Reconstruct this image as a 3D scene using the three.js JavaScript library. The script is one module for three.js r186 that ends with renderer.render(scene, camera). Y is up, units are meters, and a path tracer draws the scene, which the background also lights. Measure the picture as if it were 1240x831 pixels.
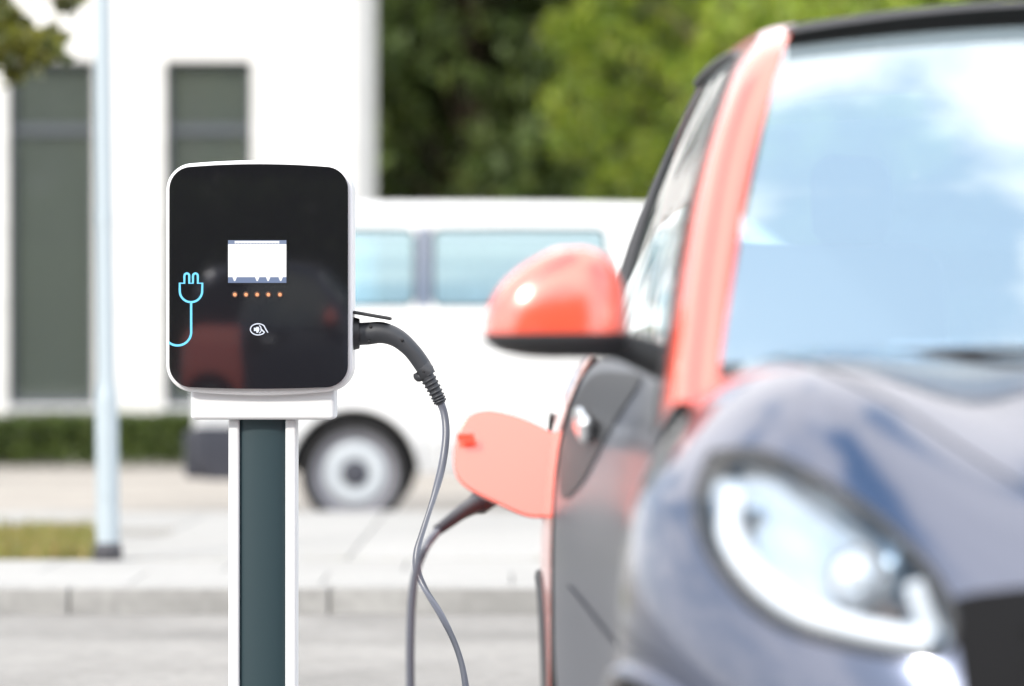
import * as THREE from 'three';
import { mergeGeometries, mergeVertices } from 'three/addons/utils/BufferGeometryUtils.js';
import { TessellateModifier } from 'three/addons/modifiers/TessellateModifier.js';
import { RoundedBoxGeometry } from 'three/addons/geometries/RoundedBoxGeometry.js';

// ---------------------------------------------------------------- camera, sky, sun, exposure
const scene = new THREE.Scene();
const F = 3800;                                            // focal length in photograph pixels
const camera = new THREE.PerspectiveCamera(2 * Math.atan(415.5 / F) * 180 / Math.PI, 1024 / 686, 0.1, 600);
camera.position.set(0, 1, 0);
camera.lookAt(0, 1 + 12.5 / F * 10, -10);
camera.focus = 7.18;
camera.userData.fStop = 1.75;
camera.updateMatrixWorld();

const renderer = new THREE.WebGLRenderer({ antialias: true });
renderer.toneMapping = THREE.LinearToneMapping;
renderer.toneMappingExposure = 1.4;
renderer.shadowMap.enabled = true;

let seed = 7;
const rnd = () => { seed = (seed + 0x6D2B79F5) | 0; let t = Math.imul(seed ^ seed >>> 15, 1 | seed); t = t + Math.imul(t ^ t >>> 7, 61 | t) ^ t; return ((t ^ t >>> 14) >>> 0) / 4294967296; };
const rr = (a, b) => a + (b - a) * rnd();
const lerp = (a, b, t) => a + (b - a) * t;
const clamp = (x, a = 0, b = 1) => Math.min(b, Math.max(a, x));
const smooth = (a, b, x) => { const t = clamp((x - a) / (b - a)); return t * t * (3 - 2 * t); };
const hash = (x, y) => { let h = Math.imul(x | 0, 374761393) + Math.imul(y | 0, 668265263) | 0; h = Math.imul(h ^ h >>> 13, 1274126177); return ((h ^ h >>> 16) >>> 0) / 4294967296; };
const noise2 = (x, y, per = 0) => {
  const xi = Math.floor(x), yi = Math.floor(y), fx = x - xi, fy = y - yi, u = fx * fx * (3 - 2 * fx), v = fy * fy * (3 - 2 * fy);
  const m = (k) => per ? ((k % per) + per) % per : k;
  return lerp(lerp(hash(m(xi), m(yi)), hash(m(xi + 1), m(yi)), u), lerp(hash(m(xi), m(yi + 1)), hash(m(xi + 1), m(yi + 1)), u), v);
};
const fbm = (x, y, o = 5, per = 0) => { let s = 0, a = 0.5, n = 0; for (let i = 0; i < o; i++) { s += a * noise2(x, y, per); n += a; x *= 2; y *= 2; per *= 2; a *= 0.5; } return s / n; };

const sunDir = new THREE.Vector3(-0.75, 0.95, 0.85).normalize();
{ // blue sky with broken cloud
  const W = 1024, H = 512, d = new Float32Array(W * H * 4);
  for (let j = 0; j < H; j++) for (let i = 0; i < W; i++) {
    const th = ((i + 0.5) / W - 0.5) * 2 * Math.PI, el = ((j + 0.5) / H - 0.5) * Math.PI;
    const y = Math.sin(el), c = Math.cos(el), x = c * Math.cos(th), z = c * Math.sin(th), k = Math.max(y, 0);
    const up = Math.pow(k, 0.55);
    let r = lerp(1.4, 0.28, up), g = lerp(1.4, 0.58, up), b = lerp(1.38, 1.0, up);
    const px = x / (k + 0.16) * 3 + 18.2, pz = z / (k + 0.16) * 3 + 36.4;
    const n = fbm(px, pz, 6) + 0.25 * (fbm(px * 0.4 + 7, pz * 0.4, 3) - 0.5);
    const cov = smooth(0.43, 0.62, n) * 0.95, body = 1.6 + 0.8 * fbm(px * 2.2 + 3, pz * 2.2, 4);
    r = lerp(r, body * 1.04, cov); g = lerp(g, body, cov); b = lerp(b, body * 0.97, cov);
    const s = Math.max(0, x * sunDir.x + y * sunDir.y + z * sunDir.z), glow = 0.7 * Math.pow(s, 12);
    const o = (j * W + i) * 4; d[o] = r + glow; d[o + 1] = g + glow * 0.95; d[o + 2] = b + glow * 0.85; d[o + 3] = 1;
  }
  const t = new THREE.DataTexture(d, W, H, THREE.RGBAFormat, THREE.FloatType);
  t.mapping = THREE.EquirectangularReflectionMapping; t.magFilter = THREE.LinearFilter; t.minFilter = THREE.LinearFilter; t.wrapS = THREE.RepeatWrapping; t.needsUpdate = true;
  scene.background = t; scene.environment = t;
}
const sun = new THREE.DirectionalLight(new THREE.Color(1, 0.93, 0.82), 2.6);
sun.position.copy(sunDir).multiplyScalar(60); sun.target.position.set(0, 0, -15);
sun.castShadow = true; sun.shadow.radius = 7; sun.shadow.mapSize.set(4096, 4096);
Object.assign(sun.shadow.camera, { left: -35, right: 35, top: 35, bottom: -35, near: 1, far: 160 });
scene.add(sun, sun.target);

// ---------------------------------------------------------------- helpers
const V = (x, y, z) => new THREE.Vector3(x, y, z);
const at = (px, py, D) => V((px - 620) / F * D, 1 - (py - 428) / F * D, -D);   // a point of the place given by its direction and its distance
const lin = (r, g, b) => new THREE.Color().setRGB(r, g, b);
const used = {};
const numbered = (n) => { const k = used[n] = (used[n] ?? -1) + 1; return k ? `${n}_${String(k).padStart(3, '0')}` : n; };
const thing = (name, label, category, pos = [0, 0, 0], turn = 0, group) => {
  const g = new THREE.Group(); g.name = numbered(name); g.position.set(...pos); g.rotation.y = turn; g.userData = { label, category }; if (group) g.userData.group = group; scene.add(g); return g;
};
const facing = (g) => { // every triangle wound the way its normals point
  const P = g.attributes.position, N = g.attributes.normal, a = V(), b = V(), c = V(), n = V(); if (!N || !g.index) return g;
  const I = g.index.array; for (let i = 0; i < I.length; i += 3) { a.fromBufferAttribute(P, I[i]); b.fromBufferAttribute(P, I[i + 1]).sub(a); c.fromBufferAttribute(P, I[i + 2]).sub(a); n.set(0, 0, 0); for (let k = 0; k < 3; k++) n.add(a.fromBufferAttribute(N, I[i + k])); if (b.cross(c).dot(n) < 0) { const t = I[i + 1]; I[i + 1] = I[i + 2]; I[i + 2] = t; } } return g;
};
const part = (parent, name, geo, mat, label) => { const m = new THREE.Mesh(Array.isArray(geo) ? mergeGeometries(geo.map((g) => { facing(g); return g.index ? g.toNonIndexed() : g; })) : facing(geo), mat); m.name = name; m.castShadow = m.receiveShadow = true; if (label) m.userData.label = label; parent.add(m); return m; };
const struct = (name, geo, mat, label) => { const m = part(scene, numbered(name), geo, mat, label); m.userData.kind = 'structure'; return m; };
const box = (x0, x1, y0, y1, z0, z1) => new THREE.BoxGeometry(x1 - x0, y1 - y0, z1 - z0).translate((x0 + x1) / 2, (y0 + y1) / 2, (z0 + z1) / 2);
const rbox = (x0, x1, y0, y1, z0, z1, r = 0.01, s = 2) => new RoundedBoxGeometry(x1 - x0, y1 - y0, z1 - z0, s, r).translate((x0 + x1) / 2, (y0 + y1) / 2, (z0 + z1) / 2);
const std = (o) => new THREE.MeshStandardMaterial(o), phy = (o) => new THREE.MeshPhysicalMaterial(o);

// tube with a radius of its own at every point
const sweep = (pts, radii, seg = 12, steps = 40, cap = true) => {
  const curve = new THREE.CatmullRomCurve3(pts, false, 'centripetal'), fr = curve.computeFrenetFrames(steps), P = [], N = [], I = [], U = [];
  const ra = (t) => { const k = t * (radii.length - 1), i = Math.min(radii.length - 2, Math.floor(k)); return lerp(radii[i], radii[i + 1], k - i); };
  for (let i = 0; i <= steps; i++) {
    const t = i / steps, p = curve.getPoint(t), r = radii.length === 1 ? radii[0] : ra(t);
    for (let j = 0; j <= seg; j++) { const a = j / seg * 2 * Math.PI, n = fr.normals[i].clone().multiplyScalar(Math.cos(a)).addScaledVector(fr.binormals[i], Math.sin(a)); P.push(p.x + n.x * r, p.y + n.y * r, p.z + n.z * r); N.push(n.x, n.y, n.z); U.push(j / seg, t * 10); }
  }
  const w = seg + 1;
  for (let i = 0; i < steps; i++) for (let j = 0; j < seg; j++) I.push(i * w + j, i * w + j + 1, (i + 1) * w + j, i * w + j + 1, (i + 1) * w + j + 1, (i + 1) * w + j);
  if (cap) for (const [row, s] of [[0, -1], [steps, 1]]) {
    const c = P.length / 3, p = curve.getPoint(row / steps), tg = curve.getTangent(row / steps).multiplyScalar(s);
    P.push(p.x, p.y, p.z); N.push(tg.x, tg.y, tg.z); U.push(0, 0);
    for (let j = 0; j <= seg; j++) { const q = (row * w + j) * 3; P.push(P[q], P[q + 1], P[q + 2]); N.push(tg.x, tg.y, tg.z); U.push(0, 0); }
    for (let j = 0; j < seg; j++) I.push(c, c + 1 + j, c + 2 + j);
  }
  const g = new THREE.BufferGeometry(); g.setAttribute('position', new THREE.Float32BufferAttribute(P, 3)); g.setAttribute('normal', new THREE.Float32BufferAttribute(N, 3)); g.setAttribute('uv', new THREE.Float32BufferAttribute(U, 2)); g.setIndex(I); return g;
};
// surface from a function of two parameters
const patch = (f, nu, nv) => {
  const P = [], I = [], U = [];
  for (let i = 0; i <= nu; i++) for (let j = 0; j <= nv; j++) { const p = f(i / nu, j / nv); P.push(p.x, p.y, p.z); U.push(i / nu, j / nv); }
  for (let i = 0; i < nu; i++) for (let j = 0; j < nv; j++) { const a = i * (nv + 1) + j, b = a + nv + 1; I.push(a, b, a + 1, a + 1, b, b + 1); }
  const g = new THREE.BufferGeometry(); g.setAttribute('position', new THREE.Float32BufferAttribute(P, 3)); g.setAttribute('uv', new THREE.Float32BufferAttribute(U, 2)); g.setIndex(I); g.computeVertexNormals(); return g;
};
// flat outline cut into small triangles, then bent by f(a, b) -> { p, n }
const bend = (outline, holes, edge, f) => {
  const s = outline instanceof THREE.Shape ? outline : new THREE.Shape(outline.map((p) => new THREE.Vector2(...p)));
  for (const h of holes) s.holes.push(new THREE.Path(h.map((p) => new THREE.Vector2(...p))));
  let g = new THREE.ShapeGeometry(s, 12).toNonIndexed();
  g.deleteAttribute('normal'); g.deleteAttribute('uv');
  g = mergeVertices(new TessellateModifier(edge, 14).modify(g), 1e-5);
  const P = g.attributes.position, N = [], U = [];
  for (let i = 0; i < P.count; i++) { const a = P.getX(i), b = P.getY(i), { p, n } = f(a, b); P.setXYZ(i, p.x, p.y, p.z); N.push(n.x, n.y, n.z); U.push(a, b); }
  g.setAttribute('normal', new THREE.Float32BufferAttribute(N, 3)); g.setAttribute('uv', new THREE.Float32BufferAttribute(U, 2)); return g;
};
const roundPoly = (pts, k = 6) => new THREE.SplineCurve([...pts, pts[0]].map((p) => new THREE.Vector2(...p))).getPoints(pts.length * k).slice(0, -1).map((p) => [p.x, p.y]);
const roundRect = (x0, x1, y0, y1, r, n = 6) => { const o = []; for (const [cx, cy, a0] of [[x1 - r, y1 - r, 0], [x0 + r, y1 - r, 1], [x0 + r, y0 + r, 2], [x1 - r, y0 + r, 3]]) for (let i = 0; i <= n; i++) { const a = (a0 + i / n) * Math.PI / 2; o.push([cx + r * Math.cos(a), cy + r * Math.sin(a)]); } return o; };
const inPoly = (x, y, p) => { let c = false; for (let i = 0, j = p.length - 1; i < p.length; j = i++) if ((p[i][1] > y) !== (p[j][1] > y) && x < (p[j][0] - p[i][0]) * (y - p[i][1]) / (p[j][1] - p[i][1]) + p[i][0]) c = !c; return c; };
const texture = (n, f, srgb, rep) => {
  const d = new Uint8Array(n * n * 4);
  for (let j = 0; j < n; j++) for (let i = 0; i < n; i++) { const c = f(i / n, j / n), o = (j * n + i) * 4; for (let k = 0; k < 3; k++) d[o + k] = clamp(Array.isArray(c) ? c[k] : c) * 255; d[o + 3] = 255; }
  const t = new THREE.DataTexture(d, n, n); t.magFilter = THREE.LinearFilter; t.minFilter = THREE.LinearMipmapLinearFilter; t.generateMipmaps = true; t.wrapS = t.wrapT = THREE.RepeatWrapping; if (srgb) t.colorSpace = THREE.SRGBColorSpace; if (rep) t.repeat.set(rep, rep); t.needsUpdate = true; return t;
};
const metricUV = (g) => { // uv in metres from position, by the way each face points
  const P = g.attributes.position, N = g.attributes.normal, U = []; for (let i = 0; i < P.count; i++) { const ax = Math.abs(N.getX(i)), ay = Math.abs(N.getY(i)), az = Math.abs(N.getZ(i)); if (ay >= ax && ay >= az) U.push(P.getX(i), P.getZ(i)); else if (ax > az) U.push(P.getZ(i), P.getY(i)); else U.push(P.getX(i), P.getY(i)); }
  g.setAttribute('uv', new THREE.Float32BufferAttribute(U, 2)); return g;
};

// ---------------------------------------------------------------- materials
const grainT = (lo, hi, per, rep, coarse = 0.5) => texture(256, (u, v) => { const k = lerp(fbm(u * per * 4, v * per * 4, 4, per * 4), fbm(u * per / 4, v * per / 4, 3, per / 4), coarse); return lerp(lo, hi, clamp((k - 0.25) * 2)); }, false, rep);
const speckle = grainT(0.62, 1, 16, 0.45, 0.62), finegrain = grainT(0.85, 1, 16, 1.3, 0.35), bumpT = grainT(0, 1, 32, 1.2, 0.2);
const M = {
  road: std({ color: lin(0.285, 0.275, 0.262), roughness: 0.92, map: speckle, bumpMap: bumpT, bumpScale: 0.004 }),
  ground: std({ color: lin(0.2, 0.19, 0.16), roughness: 1, map: speckle }),
  lot: std({ color: lin(0.4, 0.365, 0.325), roughness: 0.95, map: speckle }),
  kerb: std({ color: lin(0.38, 0.375, 0.365), roughness: 0.9, map: speckle }),
  slabs: [0, 1, 2].map((k) => std({ color: lin(0.34 + k * 0.015, 0.335 + k * 0.015, 0.325 + k * 0.015), roughness: 0.9, map: finegrain })),
  soil: std({ color: lin(0.16, 0.13, 0.06), roughness: 1, map: speckle }),
  plaster: std({ color: lin(0.72, 0.715, 0.70), roughness: 0.95, map: finegrain, bumpMap: bumpT, bumpScale: 0.002 }),
  frame: std({ color: lin(0.06, 0.07, 0.085), roughness: 0.5 }),
  pane: phy({ color: lin(0.3, 0.35, 0.32), roughness: 0.02, metalness: 0.3, transmission: 1, thickness: 0, ior: 1.8 }),
  room: std({ color: lin(0.22, 0.21, 0.2), roughness: 1 }),
  bark: std({ color: lin(0.09, 0.065, 0.045), roughness: 1 }),
  galv: std({ color: lin(0.4, 0.46, 0.5), roughness: 0.6, metalness: 0.35 }),
  darkMetal: std({ color: lin(0.07, 0.07, 0.08), roughness: 0.6, metalness: 0.3 }),
  vanPaint: phy({ color: lin(0.68, 0.685, 0.69), roughness: 0.4, clearcoat: 0.7, clearcoatRoughness: 0.06 }),
  vanGlass: phy({ color: lin(0.5, 0.76, 0.86), roughness: 0.03, metalness: 0.36, transmission: 1, thickness: 0, ior: 1.8 }),
  vanTrim: phy({ color: lin(0.1, 0.13, 0.19), roughness: 0.15, ior: 1.8 }),
  plastic: std({ color: lin(0.022, 0.023, 0.026), roughness: 0.5 }),
  bumperGrey: std({ color: lin(0.05, 0.053, 0.07), roughness: 0.55 }),
  rubber: std({ color: lin(0.016, 0.016, 0.018), roughness: 0.8 }),
  wheelGrey: std({ color: lin(0.25, 0.25, 0.28), roughness: 0.5, metalness: 0.2 }),
  wheelPale: std({ color: lin(0.5, 0.54, 0.58), roughness: 0.5, metalness: 0.1 }),
  whiteShell: phy({ color: lin(0.75, 0.75, 0.77), roughness: 0.42, clearcoat: 0.3, clearcoatRoughness: 0.3 }),
  alu: std({ color: lin(0.66, 0.67, 0.69), roughness: 0.5 }),
  teal: std({ color: lin(0.012, 0.033, 0.042), roughness: 0.5, }),
  panel: phy({ color: lin(0.0085, 0.0085, 0.011), roughness: 0.05, ior: 1.65, clearcoat: 0.5, clearcoatRoughness: 0.02 }),
  cyan: std({ color: lin(0.12, 0.5, 0.78), roughness: 0.5 }),
  print: std({ color: lin(0.5, 0.55, 0.65), roughness: 0.5 }),
  cable: phy({ color: lin(0.1, 0.108, 0.138), roughness: 0.38, clearcoat: 0.25, clearcoatRoughness: 0.3 }),
  cableDark: phy({ color: lin(0.03, 0.03, 0.04), roughness: 0.45 }),
  connector: std({ color: lin(0.03, 0.033, 0.04), roughness: 0.5 }),
  black: phy({ color: lin(0.1, 0.115, 0.165), roughness: 0.2, metalness: 0.9, clearcoat: 1, clearcoatRoughness: 0.04 }),
  doorPaint: phy({ color: lin(0.05, 0.056, 0.075), roughness: 0.35, clearcoat: 0.35, clearcoatRoughness: 0.22 }),
  orange: phy({ color: lin(0.78, 0.088, 0.043), roughness: 0.22, ior: 2.1, clearcoat: 1, clearcoatRoughness: 0.05 }),
  softTop: std({ color: lin(0.03, 0.031, 0.036), roughness: 0.85 }),
  windscreen: phy({ color: lin(0.64, 0.79, 0.88), roughness: 0.015, metalness: 0.46, transmission: 1, thickness: 0, ior: 1.8 }),
  sideGlass: phy({ color: lin(0.8, 0.9, 0.92), roughness: 0.02, metalness: 0.15, transmission: 1, thickness: 0, ior: 1.7 }),
  interior: std({ color: lin(0.05, 0.05, 0.055), roughness: 0.8 }),
  seat: std({ color: lin(0.09, 0.09, 0.1), roughness: 0.9 }),
  chrome: phy({ color: lin(0.85, 0.87, 0.9), roughness: 0.14, metalness: 1 }),
  reflector: phy({ color: lin(0.34, 0.39, 0.44), roughness: 0.22, metalness: 1 }),
  grille: phy({ color: lin(0.008, 0.008, 0.009), roughness: 0.8, specularIntensity: 0.3 }),
  lightGuide: phy({ color: lin(0.66, 0.69, 0.73), roughness: 0.25, clearcoat: 1 }),
  lampGlass: phy({ color: lin(0.96, 0.98, 1), roughness: 0.02, transmission: 1, thickness: 0, ior: 1.5 }),
};

// ---------------------------------------------------------------- ground
struct('ground', new THREE.PlaneGeometry(900, 900).rotateX(-Math.PI / 2).translate(0, -0.12, -200), M.ground);
struct('road', metricUV(box(-70, 70, -0.12, 0, -12.04, 17)), M.road);
struct('parking_lot', metricUV(box(-60, 60, -0.119, -0.07, -70, -17.82)), M.lot);
const island = struct('pavement', metricUV(box(-70, 70, -0.118, 0.06, -17.8, -12.2)), M.kerb);
for (let i = -7; i < 8; i++) { const k = part(island, 'kerb_stone', metricUV(rbox(i + 0.303, i + 1.297, -0.1, 0.1, -12.2, -12.04, 0.012).translate(0, hash(i, 3) * 0.004, 0)), M.kerb); k.receiveShadow = true; }
for (let i = -8; i < 9; i++) for (let j = 0; j < 2; j++) part(island, 'paving_slab', metricUV(rbox(i * 0.75 + j * 0.3 + 0.003, i * 0.75 + j * 0.3 + 0.747, 0.03, 0.1, -12.93 - j * 0.74, -12.206 - j * 0.74, 0.006, 1)), M.slabs[Math.floor(hash(i, j) * 3)]);
for (let i = 0; i < 8; i++) for (let j = 0; j < 4; j++) part(island, 'paving_slab', metricUV(rbox(-1.72 + i + 0.004, -0.72 + i - 0.004, 0.03, 0.1, -14.74 - j * 1.01, -13.76 - j * 1.01, 0.006, 1)), M.slabs[Math.floor(hash(i + 20, j) * 3)]);
for (let i = 0; i < 4; i++) part(island, 'paving_slab', metricUV(rbox(-2.72 - i + 0.004, -1.72 - i - 0.004, 0.03, 0.1, -17.77, -16.2, 0.006, 1)), M.slabs[i % 3]);
const far = []; for (let i = -7; i < 8; i++) far.push(metricUV(rbox(i + 0.1, i + 1.09, -0.11, 0.101, -17.9, -17.79, 0.012)));
far.forEach((g) => part(island, 'kerb_stone', g, M.kerb));
struct('verge', metricUV(box(-60, 60, -0.117, 0.06, 17, 60)), M.soil);
struct('soil_bed', metricUV(new THREE.ExtrudeGeometry(new THREE.Shape([[-6, 13.72], [-1.82, 13.72], [-2.13, 16.18], [-6, 16.18]].map((p) => new THREE.Vector2(...p))), { depth: 0.035, bevelEnabled: false }).rotateX(-Math.PI / 2).translate(0, 0.05, 0)), M.soil);

// ---------------------------------------------------------------- plants
const leafGeo = (() => { const g = new THREE.BufferGeometry(); g.setAttribute('position', new THREE.Float32BufferAttribute([0, 0, 0, 0.36, 0.5, 0.09, 0, 1, 0, -0.36, 0.5, 0.09, 0, 0.5, -0.03], 3)); g.setIndex([0, 1, 4, 1, 2, 4, 2, 3, 4, 3, 0, 4]); g.computeVertexNormals(); return g; })();
const bladeGeo = (() => { const g = new THREE.BufferGeometry(); g.setAttribute('position', new THREE.Float32BufferAttribute([-0.05, 0, 0, 0.05, 0, 0, 0.03, 0.6, 0.08, -0.03, 0.6, 0.08, 0, 1, 0.3], 3)); g.setIndex([0, 1, 2, 0, 2, 3, 3, 2, 4]); g.computeVertexNormals(); return g; })();
const leafMat = phy({ color: lin(1, 1, 1), roughness: 0.6, transmission: 0.4, thickness: 0, ior: 1.4 });
const dummy = new THREE.Object3D();
const leaves = (parent, name, spots, geo, tint) => {
  const m = new THREE.InstancedMesh(geo, leafMat, spots.length); m.name = name; m.userData.kind = 'stuff'; m.castShadow = m.receiveShadow = true;
  spots.forEach(([x, y, z, s], i) => { dummy.position.set(x, y, z); dummy.rotation.set(rr(-1.5, 1.5), rr(0, 6.28), rr(-1.5, 1.5)); dummy.scale.setScalar(s * rr(0.7, 1.3)); dummy.updateMatrix(); m.setMatrixAt(i, dummy.matrix); m.setColorAt(i, tint()); });
  parent.add(m); return m;
};
const tintOf = (cs) => () => { const a = cs[Math.floor(rnd() * cs.length)], k = rr(0.7, 1.3); return lin(a[0] * k, a[1] * k, a[2] * k); };
const green = { sunTint: [[0.29, 0.4, 0.03], [0.34, 0.43, 0.035], [0.19, 0.29, 0.025], [0.36, 0.41, 0.045]], mid: [[0.095, 0.15, 0.026], [0.125, 0.17, 0.03], [0.07, 0.11, 0.022]], olive: [[0.16, 0.17, 0.015], [0.21, 0.2, 0.02], [0.08, 0.105, 0.014]] };  // first set: yellow green leaves, with sunlight also put into the colour
const ball = (c, r, n, s, out, shell = 0.5) => { for (let i = 0; i < n; i++) { const a = rr(0, 6.283), b = Math.acos(rr(-1, 1)), q = r * Math.pow(rr(shell, 1), 0.6); out.push([c[0] + q * Math.sin(b) * Math.cos(a), c[1] + q * 0.8 * Math.cos(b), c[2] + q * Math.sin(b) * Math.sin(a), s]); } };
const tree = (name, label, [x, z], h, crownR, crownH, base, nClump, nLeaf, leaf, clumpR, tint, group) => {
  const t = thing(name, label, 'tree', [x, -0.07, z], 0, group);
  const tr = part(t, 'trunk', sweep([V(0, -0.1, 0), V(0.05, h * 0.3, 0.04), V(-0.06, h * 0.6, 0), V(0.02, h * 0.9, 0.03)], [0.17 * h / 7, 0.12 * h / 7, 0.08 * h / 7, 0.02], 8, 16), M.bark);
  const spots = [];
  for (let i = 0; i < nClump; i++) {
    const a = rr(0, 6.283), v = rr(-1, 1), q = Math.pow(rr(0.15, 1), 0.5) * Math.sqrt(1 - v * v * 0.85) * rr(0.8, 1.12);
    const c = [Math.cos(a) * crownR * q, base + crownH * (v + 1) / 2, Math.sin(a) * crownR * q];
    ball(c, clumpR * rr(0.6, 1.3), nLeaf, leaf, spots);
    if (i % 3 === 0) part(tr, 'limb', sweep([V(0, Math.max(h * 0.25, c[1] - crownR * 0.55), 0), V(c[0] * 0.5, c[1] - 0.3, c[2] * 0.5), V(...c)], [0.06, 0.035, 0.01], 5, 6), M.bark);
  }
  leaves(t, 'crown', spots, leafGeo, tint); return t;
};
// wooded edge behind the lot: dark trees, a yellow green one in front with sunlight put into its leaf colour
const wood = 'dark trees in the wood behind the van';
[[-0.6, -46], [2.6, -48.5], [5.8, -47], [9.2, -49], [0.9, -52], [7.2, -54], [-3.6, -51], [12.6, -52], [4.2, -56], [1.2, -59], [-2, -57], [8.5, -60], [6, -63], [12, -62]].forEach(([x, z], i) => tree('woodland_tree', 'tall dark green tree in the wood behind the white van', [x, z], 9.5 + hash(i, 1) * 2.5, 2.9, 9.4, 0.3, 130, 130, 0.3, 0.85, tintOf(green.mid), wood));
tree('leafy_tree', 'yellow green tree with sunlight put into its leaf colour, standing in front of the dark wood', [2.9, -40.5], 8, 2.9, 6, 2.6, 105, 170, 0.17, 0.6, tintOf(green.sunTint));
tree('leafy_tree', 'broad light green tree beyond the car roof, right of the yellow green one', [9.4, -42.5], 7.5, 3, 6, 1.2, 80, 130, 0.18, 0.65, tintOf([...green.sunTint, ...green.mid]));
// trees across the road, mirrored in panes and panel
[[-13, 25], [-8.2, 24], [-3.6, 25.5], [1, 24.2], [5.8, 25.3], [10.5, 24.5]].forEach(([x, z], i) => tree('roadside_tree', 'leafy mid green tree in the row across the road, facing the white building', [x, z], 10 + hash(i, 9) * 2, 3.3, 10, 0.3, 120, 130, 0.36, 1, tintOf(green.mid), 'trees across the road'));
{ // tree on the verge whose low twigs hang before the white wall
  const t = thing('verge_tree', 'olive green tree with low hanging twigs beside the lamp post', 'tree', [-4.6, 0.08, -16.3]);
  const tr = part(t, 'trunk', sweep([V(0, -0.05, 0), V(0.04, 1.2, 0), V(-0.05, 2.6, 0.05), V(0.1, 4.6, 0)], [0.1, 0.08, 0.065, 0.015], 8, 14), M.bark);
  const spots = [], low = [[12, 45, 32, 75], [40, 62, 26, 60], [60, 52, 15, 30], [64, 66, 12, 20], [30, 74, 20, 30], [18, 92, 18, 30], [-12, 60, 36, 70], [-15, 20, 42, 70], [82, 6, 14, 34], [86, -14, 15, 30], [70, -20, 22, 36], [30, -32, 28, 50]];
  const origin = V(-4.6, 0.08, -16.3);
  const tips = [];
  for (const [px, py, r, n] of low) { const p = at(px, py, 15.6 + rr(-0.3, 0.3)).sub(origin); tips.push(p); ball([p.x, p.y, p.z], r / 243, Math.round(n * 2.1), 0.09, spots, 0.05); }
  for (let i = 0; i < 45; i++) { const a = rr(0, 6.283), q = rr(0.2, 1.55); const c = [Math.cos(a) * q - 0.3, rr(3.4, 5.6), Math.sin(a) * q]; tips.push(V(...c)); ball(c, rr(0.25, 0.45), 60, 0.085, spots, 0.1); }
  tips.forEach((p, i) => { if (i < 12 || i % 4 === 0) part(tr, 'limb', sweep([V(0, Math.min(2.5, p.y + 0.3), 0), V(p.x * 0.45, p.y + 0.35, p.z * 0.45), p], [0.035, 0.02, 0.006], 5, 10), M.bark); });
  leaves(t, 'crown', spots, leafGeo, tintOf(green.olive));
}
{ // clipped hedge at the foot of the building
  const t = thing('clipped_hedge', 'low clipped green hedge along the foot of the white building', 'hedge', [-4.4, -0.07, -29.9]);
  for (let i = 0; i < 22; i++) { const x = -3.3 + i * 0.29; part(t, 'stem', sweep([V(x, 0, 0), V(x + rr(-0.05, 0.05), 0.18, rr(-0.06, 0.06)), V(x + rr(-0.1, 0.1), 0.36, rr(-0.12, 0.12))], [0.012, 0.008, 0.003], 5, 6), M.bark); }
  const spots = []; for (let i = 0; i < 24000; i++) { const top = rnd() < 0.4, x = rr(-3.45, 2.95), bump = 0.04 * noise2(x * 3, 1); spots.push(top ? [x, rr(0.3, 0.41) + bump, rr(-0.28, 0.28), 0.09] : [x, rr(0, 0.4) + bump, rr(-0.2, 0.3), 0.09]); }
  leaves(t, 'foliage', spots, leafGeo, tintOf(green.mid));
}
{ // grass
  const blades = (name, label, x0, x1, z0, z1, n, s) => { const sp = []; for (let i = 0; i < n; i++) { const z = rr(z0, z1); sp.push([rr(x0, x1 + 0.13 * Math.min(0, z + 13.74)), 0.085, z, s]); } const m = new THREE.InstancedMesh(bladeGeo, leafMat, n); m.name = numbered(name); m.userData = { kind: 'stuff', label, category: 'grass' }; m.castShadow = m.receiveShadow = true; const tint = tintOf([[0.24, 0.25, 0.045], [0.34, 0.29, 0.09], [0.17, 0.21, 0.03], [0.36, 0.27, 0.11]]); sp.forEach((p, i) => { dummy.position.set(p[0], p[1], p[2]); dummy.rotation.set(rr(-0.6, 0.6), rr(0, 6.28), rr(-0.6, 0.6)); dummy.scale.set(s * rr(0.8, 1.6), s * rr(0.5, 1.3), s); dummy.updateMatrix(); m.setMatrixAt(i, dummy.matrix); m.setColorAt(i, tint()); }); scene.add(m); };
  blades('lawn_grass', 'dry yellow green grass in the bed beside the lamp post', -5.6, -1.84, -16.15, -13.74, 16000, 0.075);
  blades('joint_grass', 'thin line of grass in the joint between the paving rows', -1.74, 6.2, -13.77, -13.7, 700, 0.03);
}

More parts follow.
